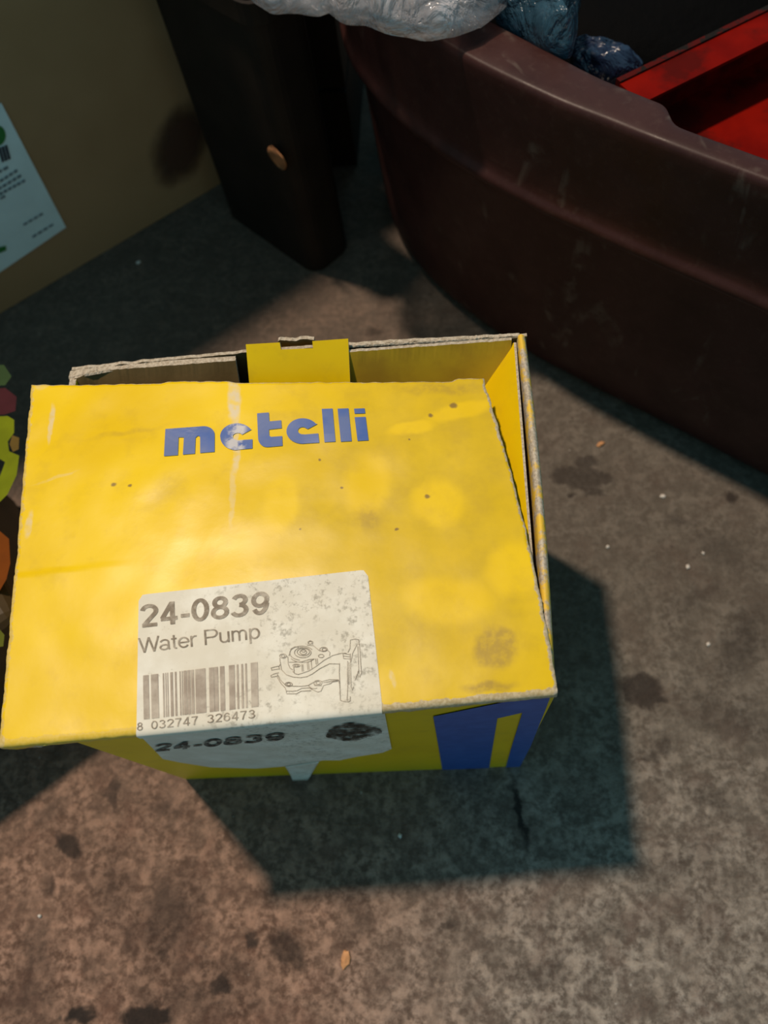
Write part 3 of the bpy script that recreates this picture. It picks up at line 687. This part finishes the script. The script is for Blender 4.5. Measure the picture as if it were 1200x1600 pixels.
carton_print('text_lines', ln, M_GREY); tag(lab.children[-1], kind='stuff')
# ------------------------------------------------------------------ small printed carton lying left of the yellow box
tdir = dQ; ndir = nQ
HP = .115
S0 = np.array([-.206, .100]); S0 = S0 - ndir * 0
t = NT('dark_brown_print'); n = t.noise(30, 4); c = t.mix(t.ramp(n, .3, .7), (.05, .032, .012), (.075, .046, .018)); M_DKPRINT = t.done(c, .55, .3)
S1 = S0 - tdir * .20; S2 = S1 - ndir * .150; S3 = S0 - ndir * .150
small = empty('printed_packet', (*((S0 + S2) / 2), 0), 'dark brown packet with lime and orange print, left of the yellow box', 'packet')
bm = bmesh.new()
bmesh.ops.create_cube(bm, size=1)
for vtx in bm.verts:
    q = S0 - tdir * .20 * (.5 - vtx.co.x) - ndir * .150 * (.5 + vtx.co.y); vtx.co = Vector((q[0], q[1], .0003 + (vtx.co.z + .5) * HP))
bmesh.ops.bevel(bm, geom=list(bm.edges), offset=.009, segments=4, profile=.5, affect='EDGES')
bmesh.ops.recalc_face_normals(bm, faces=bm.faces); bm.verts.index_update()
mesh_obj('packet_body', [tuple(a.co) for a in bm.verts], [tuple(a.index for a in fc.verts) for fc in bm.faces], M_DKPRINT, small, smooth=False); bm.free()
def pkpx(x, y): return pz(x, y, HP + .0009)
def packet_print(name, polys, col, lab):
    v_, f_ = poly_flat(polys, 0); W = [pkpx(x, y) for x, y in v_]; V2 = W + [p - np.array([0, 0, .0005]) for p in W]
    fix_normals(mesh_obj(name, W, f_, simple(name + '_ink', col, .7, .1, .12, 60, 0), small, label=lab))
packet_print('lime_shape', [[(-30, 652), (12, 650), (22, 656), (22, 676), (12, 690), (14, 705), (30, 712), (26, 742), (12, 772), (-2, 786), (-30, 800), (-30, 760), (0, 744), (8, 722), (-2, 716), (-30, 730)]], (.15, .18, .003), 'lime green shape')
packet_print('tan_shape', [[(19, 680), (30, 684), (29, 702), (20, 706), (15, 694)]], (.12, .075, .015), 'small tan shape')
packet_print('maroon_shape', [[(-30, 610), (8, 606), (26, 620), (24, 642), (6, 648), (-30, 648)]], (.05, .010, .014), 'maroon shape')
packet_print('orange_shape', [[(-40, 826), (0, 830), (14, 842), (16, 880), (10, 905), (0, 922), (-40, 930)]], (.16, .038, .001), 'orange shape')
packet_print('green_shape', [[(-40, 985), (0, 984), (7, 992), (5, 1010), (-40, 1015)]], (.09, .10, .01), 'green shape low on the packet')
packet_print('dark_green_shape', [[(-30, 572), (6, 570), (18, 588), (8, 602), (-30, 604)]], (.030, .06, .02), 'dark green shape')

# ------------------------------------------------------------------ brown plastic tub
ZR = 0.21
rimpx = [(697, 69), (770, 105), (846, 145), (900, 167), (952, 188), (1006, 209), (1058, 230), (1130, 257), (1200, 283)]
rim = [pz(x, y, ZR)[:2] for x, y in rimpx]
ctrl = [rim[0], rim[2], rim[4], rim[6], rim[8], np.array([.195, .200]), np.array([.28, .158]), np.array([.38, .140]), np.array([.475, .165]), np.array([.535, .25]), np.array([.545, .37]), np.array([.51, .50]), np.array([.42, .61]), np.array([.30, .67]), np.array([.17, .68]), np.array([.045, .65]), np.array([-.040, .585]), np.array([-.074, .510]), np.array([-.070, .445]), np.array([-.046, .392])]
def catmull(P, n):
    o = []; m = len(P)
    for i in range(m):
        p0, p1, p2, p3 = P[(i - 1) % m], P[i], P[(i + 1) % m], P[(i + 2) % m]
        for k in range(n):
            s = k / n; o.append(.5 * ((2 * p1) + (-p0 + p2) * s + (2 * p0 - 5 * p1 + 4 * p2 - p3) * s * s + (-p0 + 3 * p1 - 3 * p2 + p3) * s ** 3))
    return o
rc = catmull(ctrl, 12); NR = len(rc)
tubc = np.mean(rc, axis=0)
nrm_in = []
for i in range(NR):
    d = rc[(i + 1) % NR] - rc[i - 1]; d /= np.linalg.norm(d); n_ = np.array([-d[1], d[0]])
    if n_.dot(tubc - rc[i]) < 0: n_ = -n_
    nrm_in.append(n_)
# flange is wide at the left and steps in to a narrower rim near the red tray
stepp = pz(1058, 177, ZR)[:2]
inner_w = []
for i in range(NR):
    p = rc[i]; s = p[0] - .0
    wv = .0150
    if p[1] < .45 and p[0] < .2:
        wv = lerp(lerp(.026, .0212, sstep(.0, .07, p[0])), .0122, sstep(.0725, .0805, p[0]))
    elif p[0] < .0: wv = .026
    inner_w.append(wv)
inner_w = [np.mean([inner_w[(i + k) % NR] for k in (-1, 0, 1)]) for i in range(NR)]
def prof(i):
    w = inner_w[i]
    return [(w + .030, .012), (w + .010, .020), (w + .002, .12), (w - .0022, ZR - .014), (w - .0020, ZR - .006), (w + .0004, ZR - .0035), (w, ZR - .0008), (w - .002, ZR), (.0035, ZR), (.0014, ZR - .0006), (.0003, ZR - .0022), (0, ZR - .005),
            (.0012, ZR - .030), (.0022, ZR - .0540), (.0004, ZR - .0565), (-.0012, ZR - .0585), (-.0016, ZR - .0610), (-.0006, ZR - .0640), (.0020, ZR - .0655), (.0060, ZR - .0660), (.0075, ZR - .0690), (.0095, .11), (.0135, .035), (.0150, .012), (.0190, .003), (.026, .0004)]
vs, fs = [], []
NP = len(prof(0))
for i in range(NR):
    for d, z in prof(i):
        p = rc[i] + nrm_in[i] * d; vs.append((p[0], p[1], z))
for i in range(NR):
    for k in range(NP - 1):
        a = i * NP + k; b = ((i + 1) % NR) * NP + k; fs.append((a, b, b + 1, a + 1))
vs.append((tubc[0], tubc[1], .012)); ci = len(vs) - 1
vs.append((tubc[0], tubc[1], .0004)); cj = len(vs) - 1
for i in range(NR):
    fs.append((ci, ((i + 1) % NR) * NP, i * NP)); fs.append((cj, i * NP + NP - 1, ((i + 1) % NR) * NP + NP - 1))
t = NT('dark_brown_plastic')
sep = t.n.new('ShaderNodeMapping'); t.l.new(t.tc.outputs['Object'], sep.inputs[0]); sep.inputs['Scale'].default_value = (1, 1, .35); sep.inputs['Rotation'].default_value = (0, .5, .6)
n = t.noise(40, 5); c = t.mix(t.ramp(n, .3, .7), (.034, .0125, .011), (.048, .018, .016))
dust = t.ramp(t.noise(220, 4, .7), .5, .75); c = t.mix(t.math('MULTIPLY', dust, .07), c, (.20, .13, .10))
scuff = t.math('MULTIPLY', t.ramp(t.noise(34, 3, .5, vec=sep.outputs[0], dist=1.2), .59, .70), t.ramp(t.noise(90, 4), .40, .58))
c = t.mix(t.math('MULTIPLY', scuff, .30), c, (.20, .16, .13))
t.bump(t.noise(500, 3), .12, .0004)
M_TUB = t.done(c, t.ramp(t.noise(60), .3, .7, .36, .5), .20)
tub = empty('plastic_tub', (tubc[0], tubc[1], 0), 'large rounded dark brown plastic tub with a wide flanged rim, standing at the right', 'tub')
tb = mesh_obj('tub_body', vs, fs, M_TUB, tub, smooth=True); fix_normals(tb)
md = tb.modifiers.new('sub', 'SUBSURF'); md.levels = 1; md.render_levels = 1

# ------------------------------------------------------------------ dark bin behind, between carton and tub
G2 = pz(494, 432)[:2]; G1 = pz(352, 332)[:2]
gd = cdir(G1, G2); gn = np.array([gd[1], -gd[0]])
if gn[1] > 0: gn = -gn
t = NT('black_brown_plastic'); n = t.noise(30, 4); c = t.mix(t.ramp(n, .3, .7), (.016, .011, .008), (.024, .016, .012)); t.bump(n, .2, .001); M_BIN = t.done(c, .6, .15)
binr = empty('storage_bin', (*((G1 + G2) / 2 - gn * .020), 0), 'small blackish brown bin in the shade between carton and tub', 'bin')
bm = bmesh.new(); bmesh.ops.create_cube(bm, size=1)
Lg = np.linalg.norm(G2 - G1)
BH = .200
for vtx in bm.verts:
    tp = vtx.co.z > 0
    a = (vtx.co.x + .5); bdep = (vtx.co.y + .5)
    q = G1 + gd * Lg * a - gn * (.040 * bdep)
    ctr = (G1 + G2) / 2 - gn * .020
    q = ctr + (q - ctr) * (1.0)
    vtx.co = Vector((q[0], q[1], BH if tp else .0003))
vedges = [e for e in bm.edges if abs(e.verts[0].co.z - e.verts[1].co.z) > .05]
bmesh.ops.bevel(bm, geom=vedges, offset=.012, segments=5, profile=.5, affect='EDGES')
topf = [f_ for f_ in bm.faces if all(v_.co.z > BH - .001 for v_ in f_.verts)]
r_ = bmesh.ops.inset_region(bm, faces=topf, thickness=.004)
bmesh.ops.translate(bm, verts=list({v_ for f_ in topf for v_ in f_.verts}), vec=(0, 0, -.18))
bmesh.ops.recalc_face_normals(bm, faces=bm.faces); bm.verts.index_update()
mesh_obj('bin_body', [tuple(a.co) for a in bm.verts], [tuple(a.index for a in fc.verts) for fc in bm.faces], M_BIN, binr); bm.free()
bm = None
crate = empty('gap_shade_crate', (-.122, .625, 0), 'added black crate that closes and shades the gap behind the bin', 'shade blocker')  # added crate: keeps the gap between bin and tub dark, shades the floor there
def board(name, x0, x1, y0, y1, z0, z1):
    P = [(x0, y0), (x1, y0), (x1, y1), (x0, y1)]
    fix_normals(mesh_obj(name, [(p[0], p[1], z) for z in (z0, z1) for p in P], [(3, 2, 1, 0), (4, 5, 6, 7), (0, 1, 5, 4), (1, 2, 6, 5), (2, 3, 7, 6), (3, 0, 4, 7)], M_BIN, crate))
cx0, cx1, cy0, cy1, ch = -.158, -.086, .515, .735, .205
for k in range(3):
    za, zb = .002 + k * .068, .002 + k * .068 + .064
    board('side_board', cx0, cx1, cy0, cy0 + .008, za, zb); board('side_board', cx1 - .008, cx1, cy0 + .0085, cy1 - .0085, za, zb)
    board('side_board', cx0, cx1, cy1 - .008, cy1, za, zb); board('side_board', cx0, cx0 + .008, cy0 + .0085, cy1 - .0085, za, zb)
board('base_board', cx0 + .0085, cx1 - .0085, cy0 + .0085, cy1 - .0085, .0005, .010)
for px_ in (cx0 + .0085, cx1 - .0185):
    for py_ in (cy0 + .0085, cy1 - .0185): board('corner_post', px_, px_ + .010, py_, py_ + .010, .0105, ch - .004)
# rim lip round the bin
def ring(pts, w, z0, z1):
    V, FF = [], []; n = len(pts); c_ = np.mean(pts, axis=0)
    for p in pts:
        d = (p - c_) / np.linalg.norm(p - c_)
        for q, z in ((0.0004, z0), (w, z0), (w, z1), (0.0004, z1)): r = p + d * q; V.append((r[0], r[1], z))
    for i in range(n):
        for k in range(4): a = i * 4; b = ((i + 1) % n) * 4; FF.append((a + k, b + k, b + (k + 1) % 4, a + (k + 1) % 4))
    return V, FF
ctr = (G1 + G2) / 2 - gn * .020
cor = [ctr + ((G1 + gd * Lg * a - gn * .040 * b) - ctr) for a, b in ((0, 0), (1, 0), (1, 1), (0, 1))]
rr = []
for k in range(4):
    p = cor[k]; pa, pb = cor[k - 1], cor[(k + 1) % 4]
    A_, B_ = p + cdir(p, pa) * .013, p + cdir(p, pb) * .013
    for s in range(6):
        s_ = s / 5; rr.append((1 - s_) ** 2 * A_ + 2 * s_ * (1 - s_) * p + s_ * s_ * B_)
v_, f_ = ring(rr, .004, BH - .012, BH); fix_normals(mesh_obj('bin_rim', v_, f_, M_BIN, binr))

# ------------------------------------------------------------------ small orange leaf-shaped piece on the bin
PB = np.array([G1[0], G1[1], 0]) ; NB = np.array([gn[0], gn[1], 0])
NB /= np.linalg.norm(NB)
def leaf(u, v):  # leaf-shaped outline of the small orange piece
    w = math.sin(math.pi * min(1, max(0, u))) ** .7
    x = 424 + 17 * u + (v - .5) * 26 * w; y = 228 + 38 * u + (v - .5) * 12 * w
    return pplane(x, y, PB + NB * (.0022 + .0025 * (v - .5) ** 2 + .0015 * math.sin(u * 5)), NB)
v_, f_, m_, _ = grid_sheet(leaf, 12, 6, .0004, -NB)
M_PIECE = simple('orange_piece_surface', (.36, .16, .07), .75, .3, .3, 120, .2)
lf = mesh_obj('orange_piece', v_, f_, M_PIECE, None, origin=pplane(435, 245, PB, NB), smooth=True); tag(lf, 'small orange brown leaf-shaped piece on the dark bin', 'leaf')

# ------------------------------------------------------------------ red tray inside the tub
t = NT('red_paint'); n = t.noise(45, 5); c = t.mix(t.ramp(n, .3, .7), (.13, .0022, .0008), (.20, .004, .001)); c = t.mix(t.math('MULTIPLY', t.ramp(t.noise(28, 5, .6), .5, .62), .65), c, (.035, .004, .003)); t.bump(n, .25, .0012); M_RED = t.done(c, .6, .04)
t = NT('chipped_red_rim'); c = t.mix(t.ramp(t.noise(130, 5, .6), .47, .55), (.07, .004, .003), (.012, .009, .008)); M_REDR = t.done(c, .7, .08)
ZTR = .187; ZTF = .161
T1 = pz(968, 133, ZTR)[:2]; T2 = pz(1200, 20, ZTR)[:2]; td = cdir(T1, T2); tn = np.array([td[1], -td[0]])
TL = .22; TW = .12
tray = empty('red_tray', (*(T1 + td * TL / 2 + tn * TW / 2), ZTF - .004), 'open red metal tray with a chipped flange, tilted away inside the tub', 'tray')
rd = cdir(rim[5], rim[8]); TW = .20
T1 = T1 + np.array([-rd[1], rd[0]]) * .0006 - td * .001
TA, TB, TC, TD = T1, T1 + td * TL, T1 + td * TL + rd * TW, T1 + rd * TW
FLW = .0175
def hexa(P, z0, z1): return [(p[0], p[1], z) for z in (z0, z1) for p in P], [(3, 2, 1, 0), (4, 5, 6, 7), (0, 1, 5, 4), (1, 2, 6, 5), (2, 3, 7, 6), (3, 0, 4, 7)]
v_, f_ = hexa([TA, TB, TC, TD], ZTF - .0025, ZTF); fix_normals(mesh_obj('tray_floor', v_, f_, M_RED, tray))
rn = np.array([-rd[1], rd[0]]); rn = rn if rn.dot(td) > 0 else -rn
for a, b, inn, hz, sh in ((TA, TB, tn, ZTR - .0005, 0), (TB, TC, -rn, ZTR - .02, 1), (TD, TC, -tn, ZTR - .02, 0), (TA, TD, rn, ZTR - .02, 1)):
    d_ = cdir(a, b) * (.0026 if sh else 0)
    v_, f_ = slab(np.array(a) + d_, np.array(b) - d_, inn, .002, ZTF + .0001, hz); fix_normals(mesh_obj('tray_wall', v_, f_, M_RED, tray))
v_, f_ = hexa([TA + tn * .0008, TB + tn * .0008, TB + tn * FLW, TA + tn * FLW], ZTR - .0004, ZTR + .0012); fix_normals(mesh_obj('tray_flange', v_, f_, M_RED, tray))
v_, f_ = hexa([TA - tn * .0022, TB - tn * .0022, TB + tn * .0007, TA + tn * .0007], ZTR - .004, ZTR + .0022); fix_normals(mesh_obj('tray_edge', v_, f_, M_REDR, tray, label='chipped dark edge of the red flange'))

# ------------------------------------------------------------------ crumpled plastics
def crumple(name, outline_px, z_px, hgt, mat, seed, n=44, amp=.012, freq=45, base=None, label=None, cat=None, thick_down=.01, droop=None):
    P = np.array([pz(x, y, z_px)[:2] for x, y in outline_px])
    c0 = P.mean(axis=0); m = len(P)
    # dense closed outline
    dense = []
    for i in range(m):
        for k in range(8): dense.append(lerp(P[i], P[(i + 1) % m], k / 8))
    dense = [np.mean([dense[(i + q) % len(dense)] for q in (-2, -1, 0, 1, 2)], axis=0) for i in range(len(dense))]
    ND = len(dense); rings = n
    V, FF = [], []
    def rid(x, y, z):
        a = 0; f = freq; g = 1.0
        for o in range(3):
            a += g * (1 - 2.2 * abs(noise.noise(Vector((x * f + seed, y * f - seed, z * f + o * 5))))); f *= 2.1; g *= .48
        return a
    for r in range(rings + 1):                       # top: rim to centre
        s = 1 - r / rings
        for p in dense:
            q = c0 + (p - c0) * s
            dome = math.sqrt(max(0, 1 - s ** 3))
            z = z_px + hgt * dome + amp * rid(q[0], q[1], .3) * (.25 + .75 * dome)
            k = amp * .5 * (noise.noise(Vector((q[0] * 60, q[1] * 60, seed))))
            V.append((q[0] + k, q[1] + k * .7, z))
    for r in range(rings + 1):
        for i in range(ND):
            if r < rings: a = r * ND + i; b = r * ND + (i + 1) % ND; FF.append((a, b, b + ND, a + ND))
    k0 = len(V)
    for r in range(1, 9):
        s = 1 - r / 8
        for p in dense:
            q = c0 + (p - c0) * max(.02, s); z = z_px - thick_down * math.sqrt(max(0, 1 - s ** 2)) + amp * .2 * rid(q[0], q[1], 2.3)
            V.append((q[0], q[1], z))
    for r in range(8):
        for i in range(ND):
            a = (k0 + (r - 1) * ND + i) if r > 0 else i; a2 = (k0 + (r - 1) * ND + (i + 1) % ND) if r > 0 else (i + 1) % ND
            b = k0 + r * ND + i; b2 = k0 + r * ND + (i + 1) % ND; FF.append((a2, a, b, b2))
    o = mesh_obj(name, V, FF, mat, None, origin=(c0[0], c0[1], z_px - thick_down), smooth=True)
    fix_normals(o); tag(o, label, cat); return o
def film(name, col, alpha, rough, var=.2):
    t = NT(name); n = t.noise(70, 4)
    c = t.mix(t.ramp(n, .3, .7), [x * (1 - var) for x in col], [min(1, x * (1 + var)) for x in col])
    t.bump(t.noise(48, 4, .55, dist=1.6), .9, .010)
    t.done(c, rough, .7)
    tr = t.n.new('ShaderNodeBsdfTransparent'); mx = t.n.new('ShaderNodeMixShader'); t.l.new(t.ramp(t.noise(26, 4, .6, dist=2.0), .3, .7, max(0, alpha - .28), min(1, alpha + .22)), mx.inputs[0])
    t.l.new(tr.outputs[0], mx.inputs[1]); t.l.new(t.b.outputs[0], mx.inputs[2]); t.l.new(mx.outputs[0], t.out.inputs['Surface'])
    return t.m
M_CLEAR = film('clear_film', (.52, .50, .53), .62, .11)
M_BLUEF = film('blue_film', (.024, .062, .095), .95, .2)
M_NAVY = film('navy_film', (.018, .030, .07), .98, .18)
t = NT('black_film'); t.bump(t.noise(60, 4), .5, .004); M_BLACK = t.done((.003, .003, .0033), .7, .02)
crumple('clear_plastic_bag', [(380, -6), (420, 24), (480, 32), (505, 22), (560, 50), (620, 62), (690, 68), (722, 60), (760, 40), (800, 8), (830, -120), (700, -190), (500, -170), (390, -90)], ZR + .006, .024, M_CLEAR, 3.0,
        label='crumpled clear plastic bag hanging over the tub rim', cat='plastic bag', thick_down=.004, amp=.010, freq=19)
crumple('blue_packet', [(764, 40), (790, 58), (845, 82), (888, 104), (900, 70), (902, -30), (850, -110), (770, -60)], ZR - .004, .020, M_BLUEF, 8.0,
        label='dull blue plastic packet under the clear bag at the rim', cat='packet', thick_down=.006, amp=.008, freq=22)
crumple('blue_wrapper', [(884, 78), (905, 72), (945, 78), (985, 90), (1006, 104), (990, 132), (940, 128), (896, 118)], .168, .007, M_NAVY, 14.0,
        label='shiny navy wrapper lying beside the red tray in the tub', cat='wrapper', thick_down=.012, amp=.0045, freq=40)
# black sack that fills the tub under them
sx = []
for k in range(20):
    a = 2 * math.pi * k / 20; sx.append(np.array([.125 + .110 * math.cos(a), .500 + .075 * math.sin(a)]))
V, FF = [], []
for r in range(15):
    for p in sx:
        s = 1 - r / 14 * .98; c0 = np.array([.125, .500]); q = c0 + (p - c0) * s
        V.append((q[0], q[1], .115 + .035 * math.sqrt(1 - s ** 4) + .006 * noise.noise(Vector((q[0] * 30, q[1] * 30, 1)))))
for r in range(14):
    for i in range(20): a = r * 20 + i; b = r * 20 + (i + 1) % 20; FF.append((a, b, b + 20, a + 20))
k0 = len(V)
for p in sx: q = np.array([.125, .500]) + (p - np.array([.125, .500])) * .9; V.append((q[0], q[1], .0135))
for i in range(20): FF.append(((i + 1) % 20, i, k0 + i, k0 + (i + 1) % 20))
FF.append(tuple(range(k0, k0 + 20)))
sk = mesh_obj('black_sack', V, FF, M_BLACK, None, origin=(.125, .500, .0135), smooth=True); fix_normals(sk); tag(sk, 'black plastic sack filling the dark inside of the tub', 'sack')

# ------------------------------------------------------------------ loose chips on the floor
def chip(name, x, y, w, h, rot, mat, label, cat, seed, ht=.0022):
    p = pz(x, y); bm = bmesh.new(); bmesh.ops.create_icosphere(bm, subdivisions=2, radius=1)
    r = random.Random(seed)
    for v in bm.verts:
        k = 1 + .35 * noise.noise(v.co * 1.6 + Vector((seed, 0, 0))); c = v.co * k
        cx, cy = c.x * w * PXM / 2, c.y * h * PXM / 2; a = math.radians(rot)
        v.co = Vector((p[0] + cx * math.cos(a) - cy * math.sin(a), p[1] + cx * math.sin(a) + cy * math.cos(a), max(0.0001, ht * .45 + c.z * ht * .5)))
    bm.verts.index_update(); V = [tuple(v.co) for v in bm.verts]; FF = [tuple(v.index for v in f_.verts) for f_ in bm.faces]; bm.free()
    o = mesh_obj(name, V, FF, mat, None, origin=p); fix_normals(o); return tag(o, label, cat)
M_CHO = simple('orange_chip_material', (.55, .27, .12), .7, .3, .2, 200, .2); M_CHW = simple('pale_chip_material', (.62, .57, .52), .6, .4, .15, 200, .2)
chip('wood_chip', 540, 1499, 13, 22, -10, M_CHO, 'small orange wood chip on the floor in front of the box', 'chip', 1)
chip('wood_chip', 938, 695, 15, 8, 30, M_CHO, 'small orange wood chip on the floor right of the box near the tub', 'chip', 2)
for k, (x, y, w, lb) in enumerate([(1035, 776, 9, 'pale grit grain in front of the tub, right of the dark star-shaped stain'), (949, 855, 7, 'pale grit grain just right of the box edge above its shadow'), (1074, 886, 8, 'pale grit grain on open floor right of the shadow corner'),
                                  (625, 1306, 7, 'pale grit grain inside the teal box shadow in front'), (63, 1431, 6, 'tiny white grit grain at the lower left of the floor'), (217, 411, 10, 'pale grit grain in the dark shade beside the carton'), (1106, 1007, 7, 'pale grit grain right of the round brown stain'), (1098, 865, 6, 'small pale grit grain at far right, nearest the right frame edge')]):
    chip('grit_grain', x, y, w, w * .8, k * 40, M_CHW, lb, 'grit', k + 5, .0018)
